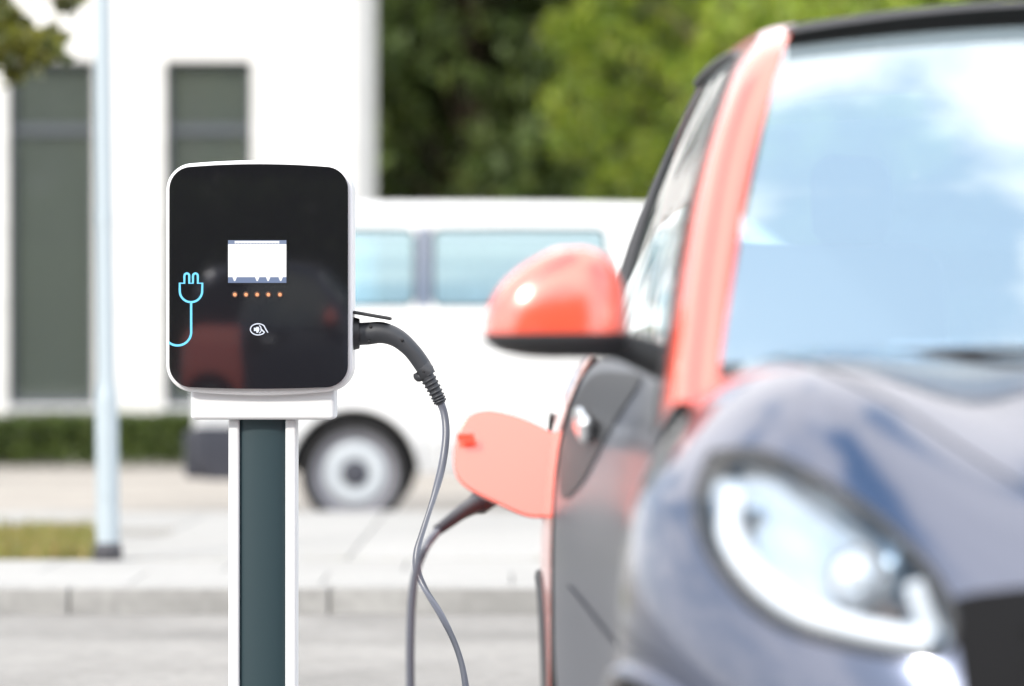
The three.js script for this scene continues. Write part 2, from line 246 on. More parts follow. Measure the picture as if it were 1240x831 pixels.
// ---------------------------------------------------------------- white building
{
  const b = thing('white_building', 'white rendered building with tall narrow dark windows', 'building', [-1.55, -0.07, -31]);
  const LX = -11, H = 8.2, wins = [];
  const pitch = 1.555, w0 = [-1.89, -1.015];
  for (let k = 0; k < 5; k++) wins.push([w0[0] - k * pitch, w0[1] - k * pitch, 0.55, 3.97]);
  for (let k = 0; k < 5; k++) wins.push([w0[0] - k * pitch, w0[1] - k * pitch, 4.9, 7.3]);
  const s = new THREE.Shape([[LX, 0], [0, 0], [0, H], [LX, H]].map((p) => new THREE.Vector2(...p)));
  for (const [a, c, d, e] of wins) s.holes.push(new THREE.Path([[a, d], [a, e], [c, e], [c, d]].map((p) => new THREE.Vector2(...p))));
  part(b, 'wall', metricUV(new THREE.ExtrudeGeometry(s, { depth: 0.36, bevelEnabled: false }).translate(0, 0, -0.36)), M.plaster);
  part(b, 'wall', metricUV(box(-0.36, -0.003, 0, H - 0.002, -4.3, -0.361)), M.plaster);
  part(b, 'wall', metricUV(box(LX + 0.003, LX + 0.36, 0, H - 0.002, -4.3, -0.361)), M.plaster);
  part(b, 'wall', metricUV(box(LX, 0, 0, H, -4.66, -4.301)), M.plaster);
  part(b, 'roof', metricUV(rbox(LX - 0.08, 0.08, H, H + 0.16, -4.74, 0.08, 0.02)), M.alu);
  part(b, 'floor', box(LX + 0.37, -0.37, 4.3, 4.6, -4.29, -0.37), M.room);
  part(b, 'partition', box(LX + 0.37, -0.37, 0, 4.29, -2.6, -2.45), M.room);
  for (const [a, c, d, e] of wins) {
    const f = part(b, 'window', [box(a, a + 0.05, d, e, -0.2, -0.13), box(c - 0.05, c, d, e, -0.2, -0.13), box(a + 0.05, c - 0.05, e - 0.05, e, -0.199, -0.131), box(a + 0.05, c - 0.05, d, d + 0.07, -0.199, -0.131)], M.frame);
    const tr = d < 1 ? 3.29 : 6.6; part(f, 'transom', box(a + 0.05, c - 0.05, tr - 0.045, tr + 0.045, -0.21, -0.12), M.frame);
    part(f, 'pane', box(a + 0.05, c - 0.05, tr + 0.045, e - 0.05, -0.17, -0.168), M.pane);
    part(f, 'pane', box(a + 0.05, c - 0.05, d + 0.07, tr - 0.045, -0.17, -0.168), M.pane);
    part(f, 'sill', rbox(a - 0.03, c + 0.03, d - 0.035, d - 0.002, -0.13, 0.05, 0.006), M.alu);
  }
}

// ---------------------------------------------------------------- lamp post
{
  const p = at(131, 678, 13.68), l = thing('lamp_post', 'pale galvanised lamp post with a dark foot on the pavement', 'street lamp', [p.x, 0.09, p.z]); l.rotation.z = 0.011;
  part(l, 'foot', new THREE.LatheGeometry([[0, 0], [0.062, 0], [0.062, 0.06], [0.056, 0.085], [0, 0.085]].map((q) => new THREE.Vector2(...q)), 24), M.darkMetal);
  part(l, 'pole', new THREE.LatheGeometry([[0.05, 0.08], [0.05, 0.7], [0.047, 0.74], [0.038, 0.8], [0.037, 1.5], [0.034, 5]].map((q) => new THREE.Vector2(...q)), 24), M.galv);
  part(l, 'clamp_band', new THREE.CylinderGeometry(0.04, 0.04, 0.05, 24).translate(0, 1.5, 0), M.galv);
  part(l, 'service_door', rbox(-0.022, 0.022, 0.28, 0.58, 0.044, 0.053, 0.003), M.galv);
  part(l, 'arm', sweep([V(0, 4.9, 0), V(0, 5.2, 0.1), V(0, 5.35, 0.5), V(0, 5.38, 0.9)], [0.03, 0.026, 0.024, 0.024], 10, 16), M.galv);
  const h = part(l, 'lamp_head', rbox(-0.13, 0.13, 5.34, 5.44, 0.85, 1.45, 0.04, 3), M.darkMetal);
  part(h, 'lens', rbox(-0.1, 0.1, 5.325, 5.345, 0.92, 1.38, 0.008), M.lightGuide);
}

// ---------------------------------------------------------------- wheels
const wheelTyre = (R, w, rim) => new THREE.LatheGeometry([[rim, -w / 2 + 0.012], [rim + 0.012, -w / 2], [R - 0.035, -w / 2 - 0.004], [R - 0.008, -w / 2 + 0.012], [R, -w / 2 + 0.035], [R, -0.012], [R - 0.007, -0.01], [R - 0.007, 0.01], [R, 0.012], [R, w / 2 - 0.035], [R - 0.008, w / 2 - 0.012], [R - 0.035, w / 2 + 0.004], [rim + 0.012, w / 2], [rim, w / 2 - 0.012]].map((q) => new THREE.Vector2(...q)), 48);

// ---------------------------------------------------------------- white van
{
  const n = thing('white_van', 'white passenger van parked side on before the wood', 'van', [-1.95, -0.07, -20.15]);
  // local: x from the rear (0) to the nose (4.9), y up, z towards the road
  const sil = [[0.05, 0.3], [0, 0.42], [-0.01, 0.7], [0.01, 1.1], [0.08, 1.6], [0.13, 1.85], [0.2, 1.95], [0.4, 1.995], [1.2, 2.005], [2.4, 2.0], [3.1, 1.975], [3.4, 1.9], [3.75, 1.62], [4.12, 1.25], [4.3, 1.14], [4.7, 1.02], [4.86, 0.88], [4.9, 0.62], [4.9, 0.4], [4.84, 0.27]];
  const top = new THREE.SplineCurve(sil.map((p) => new THREE.Vector2(...p))).getPoints(150).map((p) => [p.x, p.y]);
  const archR = 0.41, wx = [0.985, 3.985], wy = 0.335;
  const arch = (cx) => { const o = []; for (let i = 0; i <= 20; i++) { const a = Math.PI * i / 20; o.push([cx + archR * Math.cos(a), Math.max(0.3, wy + archR * Math.sin(a))]); } return o; };
  const outline = [...top, ...arch(wx[1]), ...arch(wx[0])];
  const side = (w) => 0.955 - 0.05 * Math.pow(clamp((0.55 - w) / 0.3), 2) - 0.012 * smooth(1.28, 1.36, w) - 0.17 * Math.pow(clamp((w - 1.1) / 0.85), 1.7) + 0.012 * Math.exp(-Math.pow((w - 1.05) / 0.12, 2));
  const dist = (x, y) => { let m = 9; for (let i = 1; i < top.length; i++) { const [ax, ay] = top[i - 1], [bx, by] = top[i], t = clamp(((x - ax) * (bx - ax) + (y - ay) * (by - ay)) / ((bx - ax) ** 2 + (by - ay) ** 2 + 1e-12)); m = Math.min(m, Math.hypot(x - ax - t * (bx - ax), y - ay - t * (by - ay))); } return m; };
  const R = 0.11, sideZ = (x, y) => { const d = Math.min(R, dist(x, y)); return side(y) - (R - Math.sqrt(Math.max(0, R * R - (R - d) ** 2))); };
  const onSide = (sg, off) => (x, y) => { const z = sideZ(x, y), e = 0.004, nx = -(sideZ(x + e, y) - sideZ(x - e, y)) / (2 * e), ny = -(sideZ(x, y + e) - sideZ(x, y - e)) / (2 * e), k = 1 / Math.hypot(nx, ny, 1); return { p: V(x + nx * k * off, y + ny * k * off, sg * (z + k * off)), n: V(nx * k, ny * k, sg * k) }; };
  const w1 = roundRect(0.27, 1.352, 1.36, 1.84, 0.06), w2 = roundRect(1.462, 2.53, 1.36, 1.84, 0.05);
  const w3 = roundPoly([[2.78, 1.37], [2.77, 1.6], [2.8, 1.82], [3.05, 1.83], [3.3, 1.79], [3.62, 1.5], [3.72, 1.38], [3.2, 1.36]], 5);
  const slot = (x0, x1, y0, y1) => [[x0, y0], [x1, y0], [x1, y1], [x0, y1]];
  for (const sg of [1, -1]) {
    const gaps = [slot(1.405, 1.411, 0.42, 1.9), slot(2.6, 2.606, 0.42, 1.9), slot(1.43, 2.585, 1.15, 1.16), slot(2.64, 2.646, 0.42, 1.3)];
    const body = part(n, 'side_panel', bend(outline, [w1, w2, w3, ...gaps], 0.09, onSide(sg, 0)), M.vanPaint);
    for (const w of [w1, w2, w3]) { const g = part(n, 'window', bend(w, [], 0.15, onSide(sg, -0.008)), M.vanGlass); const c = w.map((p) => onSide(sg, 0.001)(...p).p); part(g, 'seal', sweep([...c, c[0]], [0.011], 6, c.length * 2, false), M.plastic); }
    part(n, 'pillar_trim', bend(slot(1.363, 1.451, 1.35, 1.85), [], 0.1, onSide(sg, 0.003)), M.vanTrim);
    part(n, 'rubbing_strip', bend(slot(1.45, 3.5, 0.5, 0.58), [], 0.2, onSide(sg, 0.012)), M.vanPaint);
    part(n, 'door_handle', sweep([onSide(sg, 0)(2.48, 1.1).p, onSide(sg, 0.03)(2.5, 1.1).p, onSide(sg, 0.03)(2.57, 1.1).p, onSide(sg, 0)(2.59, 1.1).p], [0.012], 6, 12), M.vanPaint);
    part(n, 'rear_bumper', bend(roundRect(0.0, 0.5, 0.3, 0.62, 0.05), [], 0.05, onSide(sg, 0.02)), M.bumperGrey);
    part(n, 'tail_lamp', bend(roundRect(0.02, 0.13, 0.95, 1.5, 0.03), [], 0.05, onSide(sg, 0.006)), std({ color: lin(0.35, 0.02, 0.02), roughness: 0.2 }));
    part(n, 'headlamp', bend(roundPoly([[4.45, 0.82], [4.5, 0.95], [4.72, 0.92], [4.84, 0.8], [4.8, 0.72], [4.6, 0.74]]), [], 0.05, onSide(sg, 0.006)), M.chrome);
    for (const x of wx) {
      const wl = part(n, 'wheel', wheelTyre(0.335, 0.215, 0.262).rotateX(Math.PI / 2).translate(x, wy, sg * 0.8), M.rubber);
      const zz = (z) => sg * (0.8 + z);
      const ring = (pts) => new THREE.LatheGeometry(pts.map(([r, z]) => new THREE.Vector2(r, sg * z)), 40).rotateX(Math.PI / 2).translate(x, wy, sg * 0.8);
      part(wl, 'rim', ring([[0.266, 0.1], [0.258, 0.09], [0.235, 0.055], [0.195, 0.05], [0.19, 0.02]]), M.wheelGrey);
      part(wl, 'disc', ring([[0.197, 0.052], [0.185, 0.075], [0.15, 0.082], [0.09, 0.07], [0, 0.06]]), M.wheelPale);
      part(wl, 'hub_cap', ring([[0.082, 0.06], [0.08, 0.092], [0.06, 0.102], [0, 0.104]]), M.bumperGrey);
      part(n, 'wheel_housing', [patch((u, v) => V(x + (archR + 0.005) * Math.cos(Math.PI * u), wy + (archR + 0.005) * Math.sin(Math.PI * u), sg * lerp(0.93, 0.55, v)), 20, 2), patch((u, v) => V(x + archR * v * Math.cos(Math.PI * u), wy + archR * v * Math.sin(Math.PI * u), sg * 0.55), 20, 2)], M.rubber);
      const lip = []; for (let i = 0; i <= 16; i++) { const a = Math.PI * i / 16; lip.push(onSide(sg, 0.002)(x + archR * Math.cos(a), wy + archR * Math.sin(a)).p); }
      part(n, 'arch_trim', sweep(lip, [0.02], 6, 30), M.vanPaint);
    }
  }
  // shell over roof, nose and tail
  const strip = (i0, i1) => patch((u, v) => { const k = lerp(i0, i1, u) * (top.length - 1), i = Math.min(top.length - 2, Math.floor(k)), f = k - i, x = lerp(top[i][0], top[i + 1][0], f), y = lerp(top[i][1], top[i + 1][1], f), h = sideZ(x, y), z = lerp(-h, h, v), tx = top[i + 1][0] - top[i][0], ty = top[i + 1][1] - top[i][1], l = Math.hypot(tx, ty), b = 0.035 * (1 - (2 * v - 1) ** 2); return V(x - ty / l * b, y + tx / l * b, z); }, 60, 20);
  const at_ = (x, y) => { let bi = 0, bd = 9; top.forEach((p, i) => { const d = Math.hypot(p[0] - x, p[1] - y); if (d < bd) { bd = d; bi = i; } }); return bi / (top.length - 1); };
  const r0 = at_(0.02, 1.25), r1 = at_(0.1, 1.75), f0 = at_(3.42, 1.88), f1 = at_(4.15, 1.22);
  part(n, 'tailgate', strip(0, r0), M.vanPaint); part(n, 'rear_window', strip(r0, r1), M.vanGlass); part(n, 'roof', strip(r1, f0), M.vanPaint); part(n, 'windscreen', strip(f0, f1), M.vanGlass); part(n, 'bonnet', strip(f1, 1), M.vanPaint);
  part(n, 'rear_bumper', rbox(-0.07, 0.12, 0.3, 0.6, -0.86, 0.86, 0.04, 3), M.bumperGrey);
  part(n, 'front_bumper', rbox(4.8, 4.96, 0.26, 0.6, -0.85, 0.85, 0.05, 3), M.bumperGrey);
  part(n, 'floor', box(0.06, 4.8, 0.34, 0.5, -0.56, 0.56), M.plastic);
  part(n, 'cabin_floor', [box(0.1, 0.5, 0.5, 0.54, -0.9, 0.9), box(1.45, 3.5, 0.42, 0.46, -0.9, 0.9)], M.plastic);
  for (const x of [0.75, 1.75, 2.9]) for (const z of [-0.5, 0.5]) { const st = part(n, 'seat', rbox(x, x + 0.48, 0.54, 0.85, z - 0.24, z + 0.24, 0.05), M.seat); part(st, 'backrest', rbox(x - 0.08, x + 0.05, 0.8, 1.48, z - 0.23, z + 0.23, 0.05), M.seat); }
}

// ---------------------------------------------------------------- charging station
const K = 1.338, SX = -0.4325 * K, SZ = -5.36 * K;   // drawn at 0.32 m wide, built 0.43 m wide
{
  const c = thing('charging_station', 'white wall box charger with glossy black front on a dark post', 'charger', [SX, 0, SZ]);
  const W = 0.159, T = 1.3305, B = 0.928, rc = 0.046;
  const outline = (w, t, b, r, arch, low) => { const o = []; const n = 10; // clockwise from the lower left corner, top and bottom edges bowed
    const edge = (x0, x1, y, bow) => { for (let i = 1; i < 14; i++) { const k = i / 14; o.push([lerp(x0, x1, k), y + bow * (1 - (2 * k - 1) ** 2)]); } };
    const corner = (cx, cy, a0) => { for (let i = 0; i <= n; i++) { const a = (a0 - i / n * 90) * Math.PI / 180; o.push([cx + r * Math.cos(a), cy + r * Math.sin(a)]); } };
    corner(-w + r, t - arch - r, 180); edge(-w + r, w - r, t - arch, arch); corner(w - r, t - arch - r, 90); corner(w - r, b + low + r, 0); edge(w - r, -w + r, b + low, -low); corner(-w + r, b + low + r, 270); return o; };
  const sh = (o) => new THREE.Shape(o.map((p) => new THREE.Vector2(...p)));
  const d = 0.12;
  part(c, 'housing', new THREE.ExtrudeGeometry(sh(outline(W - 0.006, T - 0.006, B + 0.006, rc - 0.006, 0.005, 0.006)), { depth: d - 0.012, bevelSize: 0.006, bevelThickness: 0.006, bevelSegments: 4 }).translate(0, 0, -d + 0.002), M.whiteShell);
  const po = outline(W - 0.0065, T - 0.0075, B + 0.0115, rc - 0.008, 0.0045, 0.0025);
  const bulge = (x, y) => 0.0018 * (1 - (x / 0.16) ** 2) + 0.002 * (1 - ((y - 1.13) / 0.21) ** 2);
  const pn = part(c, 'front_panel', [bend(po, [], 0.02, (x, y) => { const z = 0.0045 + bulge(x, y), nx = 2 * 0.0018 * x / 0.0256, ny = 2 * 0.002 * (y - 1.13) / 0.0441, k = 1 / Math.hypot(nx, ny, 1); return { p: V(x, y, z), n: V(nx * k, ny * k, k) }; }), (() => { const q = [...po, po[0]]; return patch((u, v) => { const k = Math.round(u * (q.length - 1)), [x, y] = q[k]; return V(x, y, lerp(-0.004, 0.0045 + bulge(x, y), v)); }, q.length - 1, 1); })()], M.panel);
  const onP = (px, py, off = 0.0008) => { const x = (px - 313.5) / 709, y = 1 - (py - 428) / 709; return V(x, y, 0.0045 + bulge(x, y) + off); };
  // screen
  const cv = document.createElement('canvas'); cv.width = 512; cv.height = 372; const g = cv.getContext('2d');
  g.fillStyle = '#ffffff'; g.fillRect(0, 0, 512, 372);
  g.fillStyle = '#7c8aa6'; g.fillRect(0, 0, 512, 34); g.fillStyle = '#6f7fa0'; g.fillRect(0, 322, 512, 50);
  g.fillStyle = '#fdfdff'; g.fillRect(58, 6, 392, 22); g.fillStyle = '#b9c2d2'; for (let i = 0; i < 14; i++) g.fillRect(70 + i * 27, 24, 12 + (i * 7) % 9, 4);
  g.fillStyle = '#ffffff'; for (const x of [58, 256, 352, 462]) { g.beginPath(); g.moveTo(x - 20, 320); g.lineTo(x + 20, 320); g.lineTo(x + 6, 356); g.lineTo(x - 6, 356); g.fill(); }
  const tex = new THREE.CanvasTexture(cv); tex.colorSpace = THREE.SRGBColorSpace;
  const s0 = onP(312, 317, 0.001), sw = 70.5 / 709, shh = 51.5 / 709;
  const scr = part(pn, 'screen', new THREE.PlaneGeometry(sw, shh).translate(s0.x, s0.y, s0.z + 0.0004), std({ color: lin(0.02, 0.02, 0.02), roughness: 0.15, emissive: lin(1, 1, 1), emissiveMap: tex, emissiveIntensity: 0.85 }));
  part(scr, 'screen_frame', (() => { const q = roundRect(s0.x - sw / 2 - 0.003, s0.x + sw / 2 + 0.003, s0.y - shh / 2 - 0.003, s0.y + shh / 2 + 0.003, 0.002); return new THREE.ExtrudeGeometry(sh(q), { depth: 0.0008, bevelEnabled: false }).translate(0, 0, s0.z - 0.0006); })(), M.panel);
  // five indicator lamps
  for (const px of [285, 298.5, 312, 325.5, 339.5]) { const p = onP(px, 357, 0); const l = part(pn, 'indicator_ring', new THREE.TorusGeometry(0.0043, 0.0012, 8, 20).translate(p.x, p.y, p.z + 0.0003), std({ color: lin(0.05, 0.018, 0.01), roughness: 0.4 })); part(l, 'indicator_light', new THREE.SphereGeometry(0.0033, 12, 8).scale(1, 1, 0.4).translate(p.x, p.y, p.z + 0.0004), std({ color: lin(0.3, 0.12, 0.05), emissive: lin(0.62, 0.28, 0.15), emissiveIntensity: 0.75 })); }
  // printed lines
  const ribbon = (pts, w, mat, name) => { const q = pts.map((p) => onP(p[0], p[1])); const P = [], I = []; q.forEach((p, i) => { const a = q[Math.max(0, i - 1)], b = q[Math.min(q.length - 1, i + 1)], dx = b.x - a.x, dy = b.y - a.y, l = Math.hypot(dx, dy) || 1; P.push(p.x - dy / l * w / 2, p.y + dx / l * w / 2, p.z, p.x + dy / l * w / 2, p.y - dx / l * w / 2, p.z); if (i) { const k = i * 2; I.push(k - 2, k - 1, k, k - 1, k + 1, k); } }); const gg = new THREE.BufferGeometry(); gg.setAttribute('position', new THREE.Float32BufferAttribute(P, 3)); gg.setIndex(I); gg.computeVertexNormals(); return gg; };
  const arc = (cx, cy, rx, ry, a0, a1, n = 14) => Array.from({ length: n + 1 }, (_, i) => { const a = lerp(a0, a1, i / n) * Math.PI / 180; return [cx + rx * Math.cos(a), cy + ry * Math.sin(a)]; });
  const lw = 2.6 / 709;
  const plug = [[231.8, 366], ...arc(231.8, 352.5, 13.6, 13.6, 90, 180, 10), [218.2, 343.2], [223.8, 343.2], [223.8, 335], ...arc(226.8, 334.2, 2.9, 2.9, 180, 360, 8), [229.7, 343.2], [234.2, 343.2], [234.2, 335], ...arc(237.2, 334.2, 2.9, 2.9, 180, 360, 8), [240.1, 343.2], [245.6, 343.2], ...arc(231.8, 352.5, 13.6, 13.6, 0, 90, 10)];
  part(pn, 'plug_emblem', ribbon(plug, lw, M.cyan), M.cyan, 'printed cyan outline of a two pin plug');
  part(pn, 'emblem_cable', ribbon([[232, 366], [232, 390], ...[[232, 402]], ...arc(215.5, 402.5, 16.5, 16, 0, 130, 18)], lw * 1.05, M.cyan), M.cyan);
  const ic = [313, 399]; const nl = 1.3 / 709;
  part(pn, 'contactless_emblem', [ribbon(arc(ic[0], ic[1], 9.3, 6.8, 38, 330, 24), nl), ribbon(arc(ic[0] - 1, ic[1], 2, 3, -60, 60, 8), nl), ribbon(arc(ic[0] - 3, ic[1], 7, 6, -50, 50, 8), nl * 0.9), ribbon([[ic[0] + 7.3, ic[1] - 4], [ic[0] + 10, ic[1] + 1], [ic[0] + 12, ic[1] + 4]], nl), ribbon([[ic[0] - 5, ic[1]], [ic[0] - 1, ic[1]]], 4 / 709), ribbon([[ic[0] - 1, ic[1] - 3], [ic[0] - 1, ic[1] + 4]], 2.4 / 709), ribbon([[ic[0] + 3, ic[1] - 1], [ic[0] + 8, ic[1] + 4]], 1.6 / 709)], M.print);
  // bracket and post
  part(c, 'bracket', rbox(-0.119, 0.128, 0.886, 0.955, -0.12, -0.022, 0.007, 3), M.alu);
  const px = 0.003 - 0.0008, pw = 0.0585;
  part(c, 'post', [rbox(px - pw, px - 0.0395, 0.2646, 0.887, -0.11, -0.045, 0.005, 3), rbox(px + 0.0395, px + pw, 0.2646, 0.887, -0.11, -0.045, 0.005, 3), box(px - 0.0396, px + 0.0396, 0.2646, 0.887, -0.105, -0.062)], M.alu);
  part(c, 'post_inlay', patch((u, v) => V(px + lerp(-0.0394, 0.0394, u), lerp(0.2646, 0.886, v), -0.06 + 0.011 * Math.sqrt(Math.max(0, 1 - (2 * u - 1) ** 2 * 0.9))), 24, 1), M.teal);
  part(c, 'base_plate', rbox(px - 0.11, px + 0.11, 0.2536, 0.2656, -0.19, 0.03, 0.004), M.alu);
  for (const [bx, bz] of [[-0.085, -0.165], [0.085, -0.165], [-0.085, 0.005], [0.085, 0.005]]) part(c, 'bolt', new THREE.CylinderGeometry(0.01, 0.01, 0.012, 6).translate(px + bx, 0.2706, bz), M.darkMetal);
  // socket on the right side with its sprung lid standing open
  const sk = at(428, 404, 5.42); const sx = 0.157, sy = 1.034, sz = -0.06;
  part(c, 'socket', new THREE.CylinderGeometry(0.026, 0.029, 0.012, 28).rotateZ(-Math.PI / 2).translate(sx + 0.006, sy, sz), M.plastic);
  part(c, 'socket_lid', rbox(-0.002, 0.064, -0.003, 0.003, -0.028, 0.028, 0.0025).rotateZ(-0.17).translate(sx + 0.004, 1.0705, sz), M.plastic);
  c.scale.setScalar(K); for (const o of c.children) o.position.y = (1 - K) / K;   // stands on the ground at y = 0
}

// ---------------------------------------------------------------- charging cable
{
  const c = thing('charging_cable', 'grey charging cable plugged into the charger and the car', 'cable', [0, 0, 0]);
  const D = 7.25, P = (x, y, d = D) => at(x, y, d);
  const k = part(c, 'connector', sweep([P(426, 405), P(445, 404), P(462, 403), P(480, 409), P(497, 423), P(510, 440), P(519, 455)], [0.026, 0.026, 0.0248, 0.022, 0.0194, 0.0194, 0.018], 20, 60), M.connector, 'black handle plugged into the charger');
  part(k, 'handle_collar', sweep([P(507, 446), P(514, 449), P(522, 452)], [0.0148, 0.026, 0.016], 14, 8), M.connector);
  part(k, 'finger_guard', sweep([P(503, 452, D - 0.005), P(506, 457, D - 0.005), P(513, 456, D - 0.005)], [0.0054, 0.0107, 0.0094], 10, 8), M.connector);
  for (const [x, y] of [[449, 396], [487, 412], [513, 450], [447, 414]]) part(k, 'screw', new THREE.SphereGeometry(0.004, 8, 6).translate(...P(x, y, D - 0.022).toArray()), M.rubber);
  const sr = [P(515, 452), P(523, 466), P(530, 480), P(534, 489)]; part(k, 'strain_relief', sweep(sr, [0.0168, 0.014, 0.012], 14, 12), M.connector);
  const sc = new THREE.CatmullRomCurve3(sr); for (let i = 0; i < 7; i++) { const t = 0.2 + i * 0.115, p = sc.getPoint(t), tg = sc.getTangent(t), r = new THREE.TorusGeometry(lerp(0.0165, 0.0125, t), 0.003, 8, 20); r.applyQuaternion(new THREE.Quaternion().setFromUnitVectors(V(0, 0, 1), tg)); part(k, 'ridge', r.translate(p.x, p.y, p.z), M.connector); }
  const G = (x, z) => V(x, 0.0095, z);
  const lead = [P(533, 486), P(538, 502), P(540, 525), P(536, 560, 7.24), P(526, 600, 7.22), P(513, 640, 7.2), P(505, 668, 7.18), P(505, 690, 7.16), P(514, 712, 7.14), P(534, 745, 7.11), P(553, 785, 7.08), P(563, 825, 7.05), P(565, 880, 7.02), P(556, 935, 6.98), G(-0.14, -6.9), G(-0.28, -6.7), G(-0.2, -6.4), G(0.02, -6.3), G(0.08, -6.1), G(-0.06, -5.96), V(-0.17, 0.05, -5.98), P(503, 960, 5.98), P(499, 900, 5.97), P(497, 831, 5.96), P(497, 770, 5.95), P(499, 725, 5.94), P(505, 688, 5.92), P(516, 662, 5.95), P(530, 643, 6.0)];
  part(c, 'lead', sweep(lead, [0.0094, 0.0088, 0.0082], 14, 420), M.cable);
  const q = part(c, 'connector', sweep([P(530, 642, 6.0), P(545, 631, 6.03), P(558, 621, 6.06), P(570, 614, 6.09), P(586, 606, 6.13), P(612, 592, 6.18), P(660, 570, 6.25)], [0.0105, 0.0125, 0.0145, 0.0165, 0.0205, 0.0215, 0.0225], 18, 40), M.cableDark, 'black handle plugged into the car behind the open flap');
  part(q, 'collar', sweep([P(576, 611, 6.105), P(581, 608.5, 6.117), P(587, 605.5, 6.13)], [0.019, 0.0235, 0.0215], 18, 6), M.cableDark);
}

// ---------------------------------------------------------------- compact car
const makeCar = (name, label, pos, turn, group) => {
  const car = thing(name, label, 'car', pos, turn, group);
  // u back from the nose, v towards the kerb side (local -x), w up
  const Wd = 0.845, L = 1.3475, wb = 0.36;
  const roofH = (u, v) => { const a = 0.742 + 0.4 * u + 0.11 * smooth(0.3, 0.68, Math.abs(v)) * smooth(0.85, 0.5, u), b = 1.018 + 0.05 * clamp((u - 0.7) / 1.3), h = clamp(0.5 + (b - a) / 0.16); return lerp(b, a, h) - 0.08 * h * (1 - h); };   // sloping bonnet between raised wings, then the belt
  const G = (u, v, w) => {
    const np = u < L ? 4 : 8, a = Math.abs(v) / (Wd - 0.058 + 0.105 * Math.exp(-(((u - 0.48) / 0.3) ** 2)) * lerp(0.5, 1, smooth(0.97, 0.78, w)) + 0.062 * smooth(1.2, 2.0, u)), b = Math.abs(u - L) / L, r = Math.pow(a ** np + b ** np, 1 / np), k = smooth(0.08, 0.6, u), p = lerp(8, 9.5, k);
    const h = w >= wb ? Math.pow((w - wb) / (roofH(u, v) - wb), lerp(2.5, 4.2, k)) : Math.pow((wb - w) / 0.27, 3);
    return Math.pow(r, p) + h - 1;
  };
  const loc = (u, v, w) => V(-v, w, L - u);
  const grad = (u, v, w) => { const e = 1e-3; return V(-(G(u, v + e, w) - G(u, v - e, w)), G(u, v, w + e) - G(u, v, w - e), -(G(u + e, v, w) - G(u - e, v, w))).normalize(); };
  const solve = (f, out, inn) => { let a = out, b = inn; if (f(b) > 0) return b; for (let i = 0; i < 36; i++) { const m = (a + b) / 2; if (f(m) > 0) a = m; else b = m; } return b; };
  const on = (u, v, w, off) => { const n = grad(u, v, w); return { p: loc(u, v, w).addScaledVector(n, off), n }; };
  const front = (off) => (v, w) => on(solve((u) => G(u, v, w), -0.4, L), v, w, off);
  const sideF = (off, sg = 1) => (u, w) => on(u, sg * solve((v) => G(u, v, w), 1.1, 0), w, off);
  const topF = (off) => (u, v) => on(u, v, solve((w) => G(u, v, w), 1.6, wb), off);
  const lamp = roundPoly([[0.735, 0.858], [0.757, 0.80], [0.742, 0.728], [0.685, 0.663], [0.595, 0.634], [0.497, 0.624], [0.476, 0.665], [0.492, 0.715], [0.543, 0.777], [0.612, 0.828], [0.68, 0.862]].map(([a, b]) => [a + 0.012, b + 0.008]), 6);
  const wheelU = [0.455, 2.283], wheelR = 0.275, archR = 0.302;
  // body shell
  {
    const nA = 320, nB = 150, P = [], N = [], I = [], Q = [];
    for (let i = 0; i <= nA; i++) for (let j = 0; j <= nB; j++) {
      const a = i / nA * 2 * Math.PI, b = lerp(-0.495, 0.495, j / nB) * Math.PI, du = Math.cos(b) * Math.cos(a) * 1.3, dv = Math.cos(b) * Math.sin(a) * 0.85, dw = Math.sin(b) * 0.5;
      const t = solve((s) => G(L + du * s, dv * s, 0.55 + dw * s), 3, 0.001), u = L + du * t, v = dv * t, w = 0.55 + dw * t, n = grad(u, v, w), p = loc(u, v, w);
      Q.push([u, v, w]); P.push(p.x, p.y, p.z); N.push(n.x, n.y, n.z);
    }
    const drop = (u, v, w) => (u < 0.95 && inPoly(Math.abs(v), w, lamp)) || wheelU.some((x) => (u - x) ** 2 + (w - wheelR) ** 2 < archR ** 2 && Math.abs(v) > 0.45) || (u > 0.78 && u < 2.5 && Math.abs(v) < 0.665 && w > 0.86) || (v > 0 && (u - 2.3) ** 2 + (w - 0.8) ** 2 < 0.075 ** 2);
    for (let i = 0; i < nA; i++) for (let j = 0; j < nB; j++) { const a = i * (nB + 1) + j, b = a + nB + 1; for (const t of [[a, b, a + 1], [a + 1, b, b + 1]]) { const c = [0, 1, 2].map((k) => (Q[t[0]][k] + Q[t[1]][k] + Q[t[2]][k]) / 3); if (!drop(...c)) I.push(t[0], t[2], t[1]); } }
    const g = new THREE.BufferGeometry(); g.setAttribute('position', new THREE.Float32BufferAttribute(P, 3)); g.setAttribute('normal', new THREE.Float32BufferAttribute(N, 3)); g.setAttribute('uv', new THREE.Float32BufferAttribute(new Float32Array(P.length / 3 * 2), 2)); g.setIndex(I);
    part(car, 'body', g, M.black);
  }
  part(car, 'bonnet', bend(roundPoly([[0.27, 0.36], [0.42, 0.555], [0.58, 0.63], [0.72, 0.62], [0.66, 0.3], [0.64, 0], [0.66, -0.3], [0.72, -0.62], [0.58, -0.63], [0.42, -0.555], [0.27, -0.36], [0.235, 0]], 8), [], 0.05, topF(0.002)), M.black);
  // grille
  const gr = part(car, 'grille', bend(roundPoly([[0.488, 0.65], [0.455, 0.705], [0, 0.72], [-0.455, 0.705], [-0.488, 0.65], [-0.42, 0.46], [0, 0.44], [0.42, 0.46]], 8), [], 0.05, front(0.004)), M.grille);
  for (let i = 0; i < 6; i++) { const y = 0.48 + i * 0.036, pts = []; for (let j = -8; j <= 8; j++) pts.push(front(0.008)(j / 8 * 0.4, y).p); part(gr, 'grille_bar', sweep(pts, [0.006], 6, 24), M.grille); }
